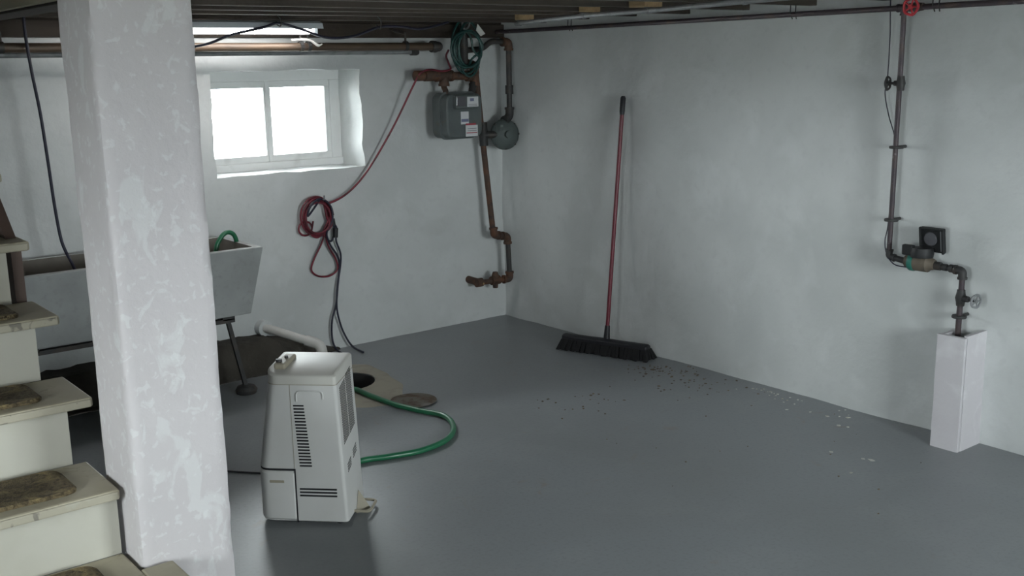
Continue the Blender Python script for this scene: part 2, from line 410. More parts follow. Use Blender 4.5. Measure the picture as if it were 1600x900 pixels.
def window(name, x0, x1, z0, z1, yin, yout, sgn, side=False):
    """frame + centre mullion + two sashes; sgn=+1: outside towards +y"""
    r = bpy.data.objects.new(name, None); COL.objects.link(r); r.location = ((x0+x1)/2, yin, z0); struct(r)
    Y = lambda d: yin+sgn*d
    g = G(); fw = .05
    g.mm((x0-.03, Y(0), z1-fw), (x1+.03, Y(.1), z1+.04)); g.mm((x0-.03, Y(-.01), z0-.04), (x1+.03, Y(.1), z0+fw*.7))
    g.mm((x0-.03, Y(.0), z0+fw*.7), (x0+fw, Y(.1), z1-fw)); g.mm((x1-fw, Y(.0), z0+fw*.7), (x1+.03, Y(.1), z1-fw))
    g.build('frame', 'window_wood', r, bevel=.004)
    xm = (x0+x1)/2
    G().mm((xm-.012, Y(.002), z0+.03), (xm+.012, Y(.045), z1-.04)).build('mullion', 'window_wood', r, bevel=.003)
    for a, b, qa, qb in ((x0+fw, xm-.012, 1, .35), (xm+.012, x1-fw, .35, 1)):
        s = G(); sw = .042
        s.mm((a, Y(.006), z1-fw-sw), (b, Y(.041), z1-fw)); s.mm((a, Y(.006), z0+.035), (b, Y(.041), z0+.035+sw))
        s.mm((a, Y(.006), z0+.035+sw), (a+sw*.8*qa, Y(.041), z1-fw-sw)); s.mm((b-sw*.8*qb, Y(.006), z0+.035+sw), (b, Y(.041), z1-fw-sw))
        so = s.build('sash', 'window_wood', r, bevel=.003)
        G().mm((a+sw*.7*qa, Y(.021), z0+.035+sw*.8), (b-sw*.7*qb, Y(.025), z1-fw-sw*.8)).build('pane', 'window_glass', so)
    if side:   # built along x at y=0, then turned onto a side wall
        r.rotation_euler = (0, 0, math.radians(90)); r.location = side
    return r
window('window_1', -2.145, -1.165, 1.185, 1.775, .27, .36, 1)
window('window_2', -2.6, -1.2, .85, 1.97, -7.42, -7.5, -1)
window('fill_window_left', -.65, .65, .95, 1.95, 0, 0, 1, side=(-6.77, -4.7, .95))  # unseen window added as fill for the column side and right wall
window('fill_window_rear', -5.35, -4.8, .45, 1.7, -7.42, -7.5, -1)  # unseen rear window added to throw fill on the dehumidifier front

# ---------------------------------------------------------------- column
def rough_prism(name, mat, lo, hi, step, amp, seed, edge=.012, skipz=False):
    """box with subdivided, uneven, chipped faces"""
    bm = bmesh.new(); c = [(a+b)/2 for a, b in zip(lo, hi)]; d = [b-a for a, b in zip(lo, hi)]
    nx, ny, nz = [max(2, round(q/step)) for q in d]
    vmap = {}
    def vert(i, j, k):
        if (i, j, k) in vmap: return vmap[i, j, k]
        p = Vector((lo[0]+d[0]*i/nx, lo[1]+d[1]*j/ny, lo[2]+d[2]*k/nz)); q = p+Vector((seed, 0, 0))
        nrm = Vector(((-1 if i == 0 else 1 if i == nx else 0), (-1 if j == 0 else 1 if j == ny else 0), 0))
        cornerish = abs(nrm.x)+abs(nrm.y) == 2
        a = amp*(noise.noise(q*3)+.6*noise.noise(q*9)+.3*noise.noise(q*25))
        if cornerish: a -= edge*(.55+.9*max(0, noise.noise(q*11)))
        p += nrm*a; vmap[i, j, k] = bm.verts.new(p); return vmap[i, j, k]
    for k in range(nz):
        for i in range(nx):
            bm.faces.new((vert(i, 0, k), vert(i+1, 0, k), vert(i+1, 0, k+1), vert(i, 0, k+1)))
            bm.faces.new((vert(i+1, ny, k), vert(i, ny, k), vert(i, ny, k+1), vert(i+1, ny, k+1)))
        for j in range(ny):
            bm.faces.new((vert(0, j+1, k), vert(0, j, k), vert(0, j, k+1), vert(0, j+1, k+1)))
            bm.faces.new((vert(nx, j, k), vert(nx, j+1, k), vert(nx, j+1, k+1), vert(nx, j, k+1)))
    for i in range(nx):
        for j in range(ny):
            bm.faces.new((vert(i, j, nz), vert(i+1, j, nz), vert(i+1, j+1, nz), vert(i, j+1, nz)))
            bm.faces.new((vert(i, j+1, 0), vert(i+1, j+1, 0), vert(i+1, j, 0), vert(i, j, 0)))
    off = Vector((c[0], c[1], lo[2]))
    for v in bm.verts: v.co -= off
    me = bpy.data.meshes.new(name); bm.to_mesh(me); bm.free(); me.materials.append(MATS[mat])
    me.polygons.foreach_set('use_smooth', [True]*len(me.polygons)); me.set_sharp_from_angle(angle=math.radians(50))
    o = bpy.data.objects.new(name, me); o.location = off; COL.objects.link(o); return o
tag(rough_prism('support_column', 'column_paint', (-3.874, -3.411, 0), (-3.626, -3.165, 2.062), .016, .0035, 2.0, .007),
    'square whitewashed concrete column with flaking paint beside the stairs', 'column')

# ---------------------------------------------------------------- stairs
RISE, RUN, SX1, SX0, SY = .1868, .236, -3.862, -4.93, -3.325
stairs = thing('staircase', 'beige painted wooden staircase rising behind the column', 'staircase', (-4.4, -4.0, 0))
def nose(k): return SY+RUN*(k-4)          # y of the nosing of tread k (z = k*RISE)
for k in range(1, 12):
    z = k*RISE; y = nose(k); x1 = SX1
    if k >= 4: x1 = SX1+.0
    g = G(); g.mi = 0
    if k == 3:   # notched round the column
        g.mm((SX0, y, z-.028), (-3.885, y+RUN+.03, z)); g.mm((-3.885, y, z-.028), (-3.80, -3.422, z))
    elif k < 3: g.mm((SX0, y, z-.028), (-3.80, y+RUN+.03, z))
    else: g.mm((SX0, y, z-.028), (x1 if k > 4 else -3.886, y+RUN+.03, z))
    t = g.build('tread', 'tread_paint', stairs, bevel=.006)
    n = G(); n.mm((SX0, y-.004, z-.0265), ((-3.886 if k == 4 else -3.80 if k < 4 else SX1)-.004, y+.004, z-.004)); n.build('nosing', 'nosing_wear', t, bevel=.004)
    r = G(); rx = -3.905 if k in (4,) else -3.89 if k < 4 else SX1-.062
    if k == 4: rx = -3.888
    r.mm((SX0, y+.028, z-RISE), (rx, y+.046, z-.028)); r.build('riser', 'riser_paint', stairs)
for x in (SX0-.03, -3.905):
    g = G(); a = []
    for k0, k1 in ((.3, 11.2),):
        y0, z0 = nose(k0), k0*RISE; y1, z1 = nose(k1), k1*RISE
        if x > -4.5: y0, z0 = nose(7.0), 7.0*RISE
        up = .035; dn = .25
        ring = lambda xx: [(xx, y0+.05, max(0, z0-dn)), (xx, y1+.05, z1-dn), (xx, y1+.05, z1-up+.0), (xx, y0+.05, z0-up)]
        g.loft([ring(x), ring(x+.03)])
    g.build('stringer', 'stringer_wood', stairs)
pad_labels = {3: 'brown carpet stair pad on the lowest tread in view', 4: 'brown carpet stair pad on the tread touching the column',
              5: 'brown carpet stair pad, third one up in view', 6: 'brown carpet stair pad, fourth one up in view', 7: 'brown carpet stair pad, topmost one in view'}
for k, lb in pad_labels.items():
    z = k*RISE; y = nose(k); px1 = {3: -3.975, 4: -3.975, 5: -3.975, 6: -3.955, 7: -3.935}[k]
    cx = (px1-.72+px1)/2; W, D, R = .72, .185, .03
    ring = []
    for sx, sy, a0 in ((1, 1, 0), (-1, 1, 90), (-1, -1, 180), (1, -1, 270)):
        for q in range(5):
            a = math.radians(a0+q*22.5); ring.append((cx+sx*(W/2-R)+R*math.cos(a), y+.045+D/2+sy*(D/2-R)+R*math.sin(a)))
    ring = [(x+.004*noise.noise(Vector((x*20, yy*20, k))), yy+.004*noise.noise(Vector((x*20, yy*20, k+5)))) for x, yy in ring]
    sc_ = lambda s, h: [(cx+(x-cx)*s, y+.045+D/2+(yy-y-.045-D/2)*s, z+h) for x, yy in ring]
    g = G(); g.loft([sc_(1, .0005), sc_(1.004, .007), sc_(.985, .012)])
    tag(g.build('stair_pad', 'carpet', smooth=True), lb, 'stair pad', 'carpet pads on the stair treads')

# ---------------------------------------------------------------- laundry tub
tub = thing('laundry_tub', 'grey concrete double laundry tub on dark iron legs against the far wall', 'sink', (-2.9, -.35, 0))
def tub_body():
    X0, X1, Y0, Y1, ZT, ZB = -3.62, -2.165, -.61, -.075, .842, .468
    g = G()
    top = [(X0, Y0), (X1, Y0), (X1, Y1), (X0, Y1)]; bot = [(X0+.08, Y0+.05), (X1-.075, Y0+.05), (X1-.075, Y1-.01), (X0+.08, Y1-.01)]
    t = .045; xm = (X0+X1)/2
    v = [(x, y, ZB) for x, y in bot]+[(x, y, ZT) for x, y in top]
    f = [(3, 2, 1, 0)]+[(i, (i+1) % 4, (i+1) % 4+4, i+4) for i in range(4)]
    rims = []
    for a, b in ((X0+t, xm-t/2), (xm+t/2, X1-t)):
        o = len(v); v += [(a, Y0+t, ZT), (b, Y0+t, ZT), (b, Y1-t, ZT), (a, Y1-t, ZT)]
        v += [(a+.06, Y0+t+.04, ZB+.06), (b-.06, Y0+t+.04, ZB+.06), (b-.06, Y1-t-.02, ZB+.06), (a+.06, Y1-t-.02, ZB+.06)]; rims.append(o)
    a, b = rims
    f += [(4, 5, b+1, b, a+1, a), (5, 6, b+2, b+1), (6, 7, a+3, a+2, b+3, b+2), (7, 4, a, a+3), (a+1, b, b+3, a+2)]
    g.add(v, f); g.mi = 1
    for o in rims: g.add([v[o+i] for i in range(8)], [(i, (i+1) % 4, (i+1) % 4+4, i+4) for i in range(4)]+[(4, 5, 6, 7)])
    return g
tub_body().build('basin', ['tub_concrete', 'tub_inside'], tub, bevel=.006, fix=False)
for (x, y, xb, yb) in ((-2.36, -.50, -2.275, -.50), (-2.42, -.17, -2.36, -.20), (-3.40, -.50, -3.48, -.50), (-3.36, -.17, -3.42, -.20)):
    g = G(); g.tube([(x, y, .455), (xb, yb, .03)], .016, 4); l = g.build('leg', 'dark_iron', tub)
    G().lathe([(0, .0), (.055, .0), (.062, .02), (.05, .04), (.02, .05)], 16, Matrix.Translation((xb, yb, 0))).build('foot', 'dark_iron', l, smooth=True)
g = G(); g.mm((-2.40, -.54, .445), (-2.33, -.12, .469)); g.mm((-3.44, -.54, .445), (-3.36, -.12, .469)); g.mm((-3.44, -.54, .430), (-2.33, -.50, .452)); g.build('stand_frame', 'dark_iron', tub)
g = G(); g.tube(corner_path([(-2.42, -.44, .40), (-2.55, -.36, .40), (-2.62, -.3, .40), (-2.62, -.3, .15)], .05), .022, 10); g.tube([(-2.62, -.3, .5), (-2.62, -.3, .1)], .024, 10); g.build('drain_trap', 'dark_iron', tub, smooth=True)
g = G(); g.tube(smooth_path([(-2.335, -.36, .60), (-2.332, -.355, .80), (-2.30, -.35, .872), (-2.256, -.35, .903), (-2.212, -.345, .878), (-2.20, -.33, .80), (-2.24, -.32, .60), (-2.30, -.33, .552)], 8), .013, 10)
tag(g.build('garden_hose', 'hose_green', smooth='all'), 'short green hose arching over the rim inside the concrete tub', 'hose')

# white plastic drain pipe behind the dehumidifier
pv = thing('drain_pipe', 'white plastic drain pipe leaving the far wall low and bending to the floor', 'pipe', (-1.8, -.2, 0))
g = G(); g.tube([(-1.93, -.02, .235), (-1.905, -.13, .232), (-1.762, -.30, .172)], .0265, 14); g.build('pipe', 'pvc_white', pv, smooth=True)
g = G(); g.tube(corner_path([(-1.775, -.285, .178), (-1.712, -.355, .152), (-1.708, -.362, .060)], .05), .033, 14); g.build('elbow', 'pvc_white', pv, smooth=True)
g = G(); g.tube([(-1.708, -.362, .10), (-1.708, -.362, -.0)], .0275, 14); g.build('stub', 'pvc_white', pv, smooth=True)
g = G(); g.tube([(-1.935, .03, .236), (-1.925, -.055, .234)], .048, 16); g.build('wall_flange', 'wall_paint', pv, smooth=True)

# ---------------------------------------------------------------- dehumidifier  (local x along the front, y backwards)
dh = thing('dehumidifier', 'white portable dehumidifier with black slots standing on the floor', 'dehumidifier', (-3.001, -2.194, 0), math.radians(-44.776))
def uL(z): return 0.0 if z < .24 else .058*((z-.24)/.38)
def uR(z): return .363-.024*(z/.62)
def section(z, v0, v1, x0=None, x1=None, rl=.05, rr=.014, inset=0):
    a = (uL(z) if x0 is None else x0)+inset; b = (uR(z) if x1 is None else x1)-inset; v0 += inset; v1 -= inset; pts = []
    for cx, cy, r, a0 in ((b-rr, v0+rr, rr, -90), (b-rr, v1-rr, rr, 0), (a+rl*.5, v1-rl*.5, rl*.5, 90), (a+rl, v0+rl, rl, 180)):
        for q in range(6):
            t = math.radians(a0+q*18); pts.append((cx+r*math.cos(t), cy+r*math.sin(t), z))
    return pts
DEP = .265
g = G(); g.loft([section(.010, 0, DEP, inset=.012), section(.018, 0, DEP), section(.24, 0, DEP), section(.40, 0, DEP), section(.586, 0, DEP)])
body = g.build('body', 'dehumidifier_plastic', dh, smooth=True, local=True)
# cap that rises towards the back
g = G(); rings = []
def capring(zs, inset=0, lift=0):
    pts = section(.60, 0, DEP, inset=inset); out = []
    for x, y, _ in pts:
        t = max(0, min(1, y/.13)); top = .624+.033*math.sin(t*math.pi/2)
        if y > DEP-.05: top -= .012*((y-(DEP-.05))/.05)**2
        out.append((x, y, .589+(top-.589)*zs+lift))
    return out
g.loft([capring(0), capring(.86), capring(.97, .004), capring(1.0, .010)], cap=True)
# domed top surface: interior grid following the profile is close to planar, so the cap face is split by rows
cap = g.build('top_cover', 'dehumidifier_cap', dh, smooth=True, local=True)
g = G(); g.mm((.078, .045, .634), (.125, .20, .660)); rc = g.build('control_recess', 'beige_plastic', dh, local=True, bevel=.008)
G().lathe([(0, 0), (.013, 0), (.012, .012), (0, .013)], 14, Matrix.Translation((.092, .075, .658))).build('knob', 'dark_iron', rc, local=True, smooth=True)
G().lathe([(0, 0), (.008, 0), (.007, .010), (0, .011)], 12, Matrix.Translation((.105, .13, .659))).build('knob', 'dark_iron', rc, local=True, smooth=True)
# tank
g = G(); g.loft([section(.022, -.010, .18, 0.0, .152, .05, .006, .008), section(.030, -.010, .18, 0.0, .152, .05, .006), section(.222, -.010, .18, .0, .152, .05, .006), section(.230, -.010, .18, .0, .152, .05, .006, .006)])
tank = g.build('water_tank', 'dehumidifier_plastic', dh, smooth=True, local=True)
g = G(); g.mm((.050, -.0108, .180), (.112, -.004, .194)); g.build('handle_recess', 'beige_plastic', tank, local=True, bevel=.003)
g = G(); g.loft([section(.2305, -.002, .18, .001, .154, .05, .006), section(.2385, -.002, .18, .001, .154, .05, .006)]); g.mm((.1525, -.003, .012), (.1575, .02, .2385)); g.build('tank_gap', 'slot_black', dh, local=True)
g = G(); g.mm((.153, -.0012, .24), (.1548, .02, .586)); g.loft([section(.5862, 0, DEP, inset=-.0006), section(.5888, 0, DEP, inset=-.0006)]); g.build('panel_seam', 'beige_plastic', dh, local=True)
for k in range(20):
    z = .252+k*(.502-.252)/19; du = -.022*((z-.25)/.25)
    G().mm((.176+du*.55, -.0012, z-.0032), (.226+du*.9, .004, z+.0032)).build('vent_slot', 'slot_black', dh, local=True)
for z in (.126, .140, .154): G().mm((.170, -.0012, z-.0035), (.322, .004, z+.0035)).build('lower_slot', 'slot_black', dh, local=True)
g = G(); g.tube(corner_path([(.178, -.001, .520), (.178, -.001, .562), (.285, -.001, .562), (.285, -.001, .530)], .02), .0035, 8); g.build('grip_moulding', 'dehumidifier_plastic', dh, local=True, smooth=True)
# side grilles on the right-hand face
def side_slots(v0, v1, z0, z1, n, name, slope=.012):
    g = G()
    for k in range(n):
        z = z0+(z1-z0)*k/(n-1); zz = z+slope
        g.add([(uR(z)+.0012, v0, z), (uR(z)+.0012, v0, z+.0036), (uR(zz)+.0012, v1, zz+.0036), (uR(zz)+.0012, v1, zz),
               (uR(z)-.004, v0, z), (uR(z)-.004, v0, z+.0036), (uR(zz)-.004, v1, zz+.0036), (uR(zz)-.004, v1, zz)],
              [(0, 1, 2, 3), (7, 6, 5, 4), (0, 4, 5, 1), (1, 5, 6, 2), (2, 6, 7, 3), (3, 7, 4, 0)])
    o = g.build(name, 'slot_black', dh, local=True); o['kind'] = 'stuff'
side_slots(.040, .125, .330, .560, 27, 'side_grille', .016); side_slots(.135, .215, .345, .585, 28, 'side_grille', .016)
side_slots(.060, .115, .205, .235, 4, 'side_slots', .014); side_slots(.150, .205, .232, .262, 4, 'side_slots', .014)
g = G(); g.tube(corner_path([(.36, .10, .022), (.425, .10, .020), (.425, .22, .020), (.36, .22, .022)], .02), .006, 8); br = g.build('cord_hook', 'beige_plastic', dh, local=True, smooth=True)
g = G(); g.add([(.363, .12, .002), (.42, .16, .002), (.363, .24, .002), (.363, .17, .085)], [(0, 1, 2), (0, 3, 1), (1, 3, 2), (2, 3, 0)]); g.build('rear_foot', 'beige_plastic', dh, local=True)
for x, y in ((.05, .05), (.32, .04), (.05, .22), (.32, .22)):
    G().lathe([(0, 0), (.016, 0), (.018, .014), (0, .016)], 12, Matrix.Translation((x, y, 0))).build('foot', 'slot_black', dh, local=True, smooth=True)
g = G(); g.tube(smooth_path([(.10, .262, .12), (.10, .30, .05), (.04, .38, .008), (-.06, .50, .006), (-.25, .52, .006), (-.60, .55, .006)], 8), .0045, 8); g.build('power_cord', 'black_rubber', dh, local=True, smooth='all')

g = G(); g.tube(smooth_path([(-2.665, -2.075, .085), (-2.60, -1.99, .045), (-2.48, -1.915, .016), (-2.345, -1.891, .015), (-2.222, -1.932, .015), (-2.062, -1.965, .015), (-1.885, -1.92, .015), (-1.755, -1.79, .015), (-1.693, -1.62, .015), (-1.745, -1.455, .016), (-1.79, -1.33, .022), (-1.808, -1.20, .024), (-1.815, -1.05, .024), (-1.812, -.94, .022), (-1.81, -.86, .0), (-1.80, -.78, -.10), (-1.79, -.72, -.30)], 8), .0145, 12)
tag(g.build('drain_hose', 'hose_green', smooth='all'), 'green garden hose curving over the floor from the dehumidifier to the sump hole', 'hose')

# ---------------------------------------------------------------- push broom
bro = thing('push_broom', 'black push broom with red handle leaning on the right wall', 'broom', (-.20, -1.266, 0))
bax = Vector((.195, -.60, 0)).normalized(); bpx = Vector((-bax.y, bax.x, 0))*-1
BM = Matrix.Translation((-.20, -1.266, 0)) @ Matrix(((bax.x, bpx.x, 0), (bax.y, bpx.y, 0), (0, 0, 1))).to_4x4()
g = G(); rings = []
for t, s in ((-.305, .6), (-.295, 1), (-.1, 1), (0, 1.1), (.1, 1), (.295, 1), (.305, .6)):
    rings.append([(t, a*s, .078+b*s) for a, b in ((-.036, -.014), (.036, -.014), (.034, .008), (.014, .018), (-.014, .018), (-.034, .008))])
g.loft(rings, BM); g.build('head', 'black_rubber', bro, bevel=.003, smooth=True)
g = G()
for i in range(46):
    for j in range(5):
        x = -.295+.59*i/45+random.uniform(-.004, .004); y = -.030+.060*j/4
        bx = x*1.05+random.uniform(-.008, .008); by = y*1.9+random.uniform(-.008, .008)
        q = .0062; z1 = random.uniform(.001, .008)
        g.add([(x-q, y-q, .068), (x+q, y-q, .068), (x+q, y+q, .068), (x-q, y+q, .068), (bx-q*1.5, by-q*1.5, z1), (bx+q*1.5, by-q*1.5, z1), (bx+q*1.5, by+q*1.5, z1), (bx-q*1.5, by+q*1.5, z1)],
              [(3, 2, 1, 0), (4, 5, 6, 7), (0, 1, 5, 4), (1, 2, 6, 5), (2, 3, 7, 6), (3, 0, 4, 7)], BM)
b = g.build('bristles', 'black_bristle', bro); b['kind'] = 'stuff'
ha, hb = Vector((-.188, -1.266, .088)), Vector((-.033, -1.25, 1.598)); hd = hb-ha
g = G(); g.tube([ha+hd*.05, ha+hd*.93], .0125, 12); g.build('handle', 'broom_red', bro, smooth=True)
g = G(); g.tube([ha, ha+hd*.02, ha+hd*.06], [.021, .019, .016], 12); g.build('socket', 'black_rubber', bro, smooth=True)
g = G(); g.tube([ha+hd*.925, ha+hd*.94, ha+hd*.992, hb], [.0135, .0165, .0165, .010], 12); g.build('grip', 'black_rubber', bro, smooth=True)

# ---------------------------------------------------------------- pipe helpers
def fitting(g, p, d, r, l): g.tube([Vector(p)-Vector(d)*l/2, Vector(p)+Vector(d)*l/2], r, 14)
def elbow(parent, a, c, b, r, mat):
    a, c, b = Vector(a), Vector(c), Vector(b)
    g = G(); p = corner_path([c+(a-c).normalized()*r*2.6, c, c+(b-c).normalized()*r*2.6], r*1.9); g.tube(p, r*1.32, 14)
    for q in (a, b):
        d = (q-c).normalized(); fitting(g, c+d*r*2.4, d, r*1.55, r*.7)
    return g.build('elbow', mat, parent, smooth=True)
def tee(parent, c, d1, d2, r, mat, name='tee'):
    g = G(); c = Vector(c); d1, d2 = Vector(d1), Vector(d2); fitting(g, c, d1, r*1.35, r*5); g.tube([c, c+d2*r*2.6], r*1.35, 14)
    for d in (d1, -d1, d2): fitting(g, c+d*r*2.4, d, r*1.55, r*.7)
    return g.build(name, mat, parent, smooth=True)
def handwheel(parent, c, d, R, mat, stem=.05, name='valve', bodyr=.02, axis=(0, 0, 1), bodymat='dark_iron'):
    """gate valve body at c on pipe axis, stem along d, wheel at the end"""
    c, d, ax = Vector(c), Vector(d).normalized(), Vector(axis).normalized()
    g = G(); g.tube([c-ax*bodyr*1.9, c-ax*bodyr, c, c+ax*bodyr, c+ax*bodyr*1.9], [bodyr*.9, bodyr*1.0, bodyr*1.25, bodyr*1.0, bodyr*.9], 14)
    g.tube([c, c+d*stem*.5, c+d*stem*.55, c+d*stem], [bodyr*.85, bodyr*.7, bodyr*.4, bodyr*.3], 12)
    v = g.build(name, bodymat, parent, smooth=True)
    w = G(); M = axisM(c+d*stem, d); n = 24
    w.tube([M @ Vector((R*math.cos(2*math.pi*k/n)*(1+.05*math.cos(10*math.pi*k/n)), R*math.sin(2*math.pi*k/n)*(1+.05*math.cos(10*math.pi*k/n)), 0)) for k in range(n)], R*.17, 8, True)
    for k in range(5):
        a = 2*math.pi*k/5; w.tube([M @ Vector((0, 0, .0)), M @ Vector((R*math.cos(a), R*math.sin(a), 0))], R*.12, 6)
    w.lathe([(0, -R*.2), (R*.3, -R*.2), (R*.3, R*.2), (0, R*.22)], 12, M)
    w.build('handwheel', mat, v, smooth=True)
    return v

# ---------------------------------------------------------------- water pipe on the right wall
PX = -.08
wp = thing('water_pipe', 'dark iron water pipe topping the right wall, dropping to the meter', 'pipe', (PX, -3.14, .5))
g = G(); g.tube([(PX, -.06, 2.018), (PX, -7.0, 2.031)], .0135, 12); g.build('main_pipe', 'black_iron_pipe', wp, smooth=True)
RY = -3.145
g = G(); g.tube([(PX, RY, 2.02), (PX, RY+.008, .855)], .0125, 12); g.build('riser_pipe', 'black_iron_pipe', wp, smooth=True)
tee(wp, (PX, RY, 2.024), (0, 1, 0), (0, 0, -1), .0125, 'black_iron_pipe')
handwheel(wp, (PX, -3.205, 2.025), (-1, .0, .0), .036, 'valve_red', .045, 'shutoff_valve', .019, (0, 1, 0))
handwheel(wp, (PX, -3.148, 1.68), (-.15, 1, 0), .030, 'dark_iron', .062, 'drain_valve', .018)
elbow(wp, (PX, RY, .95), (PX, RY+.008, .852), (PX, -3.23, .838), .0125, 'dark_iron')
g = G(); g.tube([(PX, RY, .85), (PX, -3.24, .838)], .015, 12); g.build('nipple', 'dark_iron', wp, smooth=True)
g = G(); g.tube([(PX, -3.37, .838), (PX, -3.515, .832)], .0135, 12); fitting(g, (PX, -3.395, .838), (0, 1, 0), .020, .03); fitting(g, (PX, -3.43, .836), (0, 1, 0), .0165, .02); fitting(g, (PX, -3.465, .835), (0, 1, 0), .019, .02); g.build('outlet_pipe', 'dark_iron', wp, smooth=True)
elbow(wp, (PX, -3.42, .834), (PX, -3.518, .832), (PX, -3.518, .7), .0145, 'dark_iron')
g = G(); g.tube([(PX, -3.518, .82), (PX, -3.515, .50)], .0135, 12); g.build('lower_pipe', 'black_iron_pipe', wp, smooth=True)
handwheel(wp, (PX, -3.517, .705), (-.25, -1, 0), .030, 'galvanised', .088, 'gate_valve', .020)
for (y, z) in ((RY, 1.38), (RY+.006, 1.03), (-3.516, .615)):
    g = G(); g.lathe([(.012, -.006), (.032, -.006), (.034, 0), (.032, .006), (.012, .006)], 18, Matrix.Translation((PX, y, z)))
    g.tube([(PX, y, z), (.012, y, z)], .008, 8); g.build('wall_bracket', 'dark_iron', wp, smooth=True)
for y in (-.83, -2.53, -3.31, -4.6):
    g = G()
    for dy in (-.012, .012): g.tube([(PX, y+dy, 2.0), (PX-.015, y+dy*1.3, 2.03), (PX-.01, y+dy*1.4, 2.10)], .003, 6)
    g.build('hanger', 'dark_iron', wp)
g = G(); g.tube(smooth_path([(-.05, -3.05, 2.12), (-.05, -3.055, 2.0), (-.05, -3.06, 1.89), (-.06, -3.065, 1.71), (-.05, -3.05, 1.63), (-.05, -3.075, 1.53), (-.06, -3.125, 1.40), (-.07, -3.128, 1.2), (-.075, -3.12, 1.0), (-.085, -3.115, .93), (-.09, -3.13, .865), (-.1, -3.18, .82), (-.1, -3.25, .815)], 6), .0028, 6)
tag(g.build('signal_wire', 'navy_cable', smooth='all'), 'thin dark wire running down beside the water pipe riser', 'wire')

wm = thing('water_meter', 'bronze water meter with raised black lid between the right wall pipes', 'water meter', (PX-.01, -3.31, .80))
g = G(); MM = axisM((PX-.005, -3.305, .843), (0, -1, 0))
g.lathe([(.016, -.075), (.030, -.070), (.032, -.052), (.041, -.045), (.041, .045), (.032, .052), (.024, .075)], 20, MM); g.build('body', 'bronze', wm, smooth=True)
g = G(); g.lathe([(.0415, -.048), (.0445, -.044), (.0445, -.024), (.0415, -.02)], 20, MM); g.build('green_band', 'device_green', wm, smooth=True)
g = G(); g.lathe([(0, 0), (.052, 0), (.055, .02), (.050, .045), (0, .05)], 24, Matrix.Translation((PX-.015, -3.318, .873))); rg = g.build('register', 'device_black', wm, smooth=True)
g = G(); g.box((PX-.045, -3.265, .905), (.03, .055, .05)); g.build('sensor_box', 'device_black', rg, bevel=.006)
LM = Matrix.Translation((PX+.02, -3.352, .955)) @ Matrix.Rotation(math.radians(-10), 4, 'Y')
g = G(); g.box((0, 0, 0), (.016, .122, .122), LM); lid = g.build('lid', 'device_black', wm, bevel=.006)
g = G(); g.box((-.014, 0, .057), (.016, .122, .010), LM); g.box((-.014, -.056, 0), (.016, .010, .122), LM); g.box((-.014, .056, 0), (.016, .010, .122), LM); g.build('lid_rim', 'device_black', lid, bevel=.003)
g = G(); g.lathe([(0, 0), (.034, 0), (.030, .006), (0, .008)], 24, LM @ axisM((-.008, .01, .005), (-1, 0, 0))); g.build('lid_dial', 'glass_dial', lid, smooth=True)
g = G(); g.box((-.012, -.046, 0), (.004, .006, .10), LM); g.build('lid_trim', 'galvanised', lid)

# boxed-in pipe chase
ch = thing('pipe_chase', 'white painted open-topped box around the pipe foot at the right wall', 'box', (-.08, -3.545, 0))
for nm, lo, hi in (('face_board', (-.192, -3.612, .0), (-.170, -3.474, .545)), ('side_board', (-.170, -3.614, .0), (.03, -3.594, .553)), ('side_board', (-.170, -3.492, .0), (.03, -3.474, .540))):
    o = rough_prism(nm, 'box_paint', lo, hi, .018, .0012, 3.0, .002); o.parent = ch; o.location = o.location-Vector(ch.location)
g = G(); g.mm((-.172, -3.596, .44), (.02, -3.490, .50)); g.build('mortar_fill', 'box_paint', ch, bevel=.004)

# ---------------------------------------------------------------- heating pipes and gas service on the far wall
hp = thing('heating_pipe', 'brown iron pipe running under the joists along the far wall', 'pipe', (-2.5, -.22, 1.92))
HY = -.22
g = G(); g.tube([(-6.45, HY, 1.927), (-.695, HY, 1.920)], .024, 14); g.build('pipe', 'brown_pipe', hp, smooth=True)
elbow(hp, (-.8, HY, 1.920), (-.67, HY, 1.920), (-.67, 0, 1.920), .024, 'dark_iron')
g = G(); g.tube([(-.67, HY, 1.920), (-.67, .03, 1.920)], .024, 14); g.build('wall_stub', 'brown_pipe', hp, smooth=True)
for x in (-2.36, -1.66, -1.61, -3.30, -.93):
    g = G(); g.tube([(x, HY, 1.925), (x, HY, 2.0), (x, -.05, 2.03)], .008, 8); fitting(g, (x, HY, 1.925), (1, 0, 0), .030, .022); g.build('hanger', 'dark_iron', hp, smooth=True)
hq = thing('return_pipe', 'thin grey pipe tucked under the brown heating pipe', 'pipe', (-2.5, -.075, 1.88))
g = G(); g.tube([(-6.45, -.165, 1.890), (-.83, -.165, 1.888)], .015, 12); g.build('pipe', 'galvanised', hq, smooth=True)
g = G(); fitting(g, (-.835, -.165, 1.888), (1, 0, 0), .022, .045); fitting(g, (-.812, -.165, 1.888), (1, 0, 0), .018, .02); g.build('end_cap', 'dark_iron', hq, smooth=True)

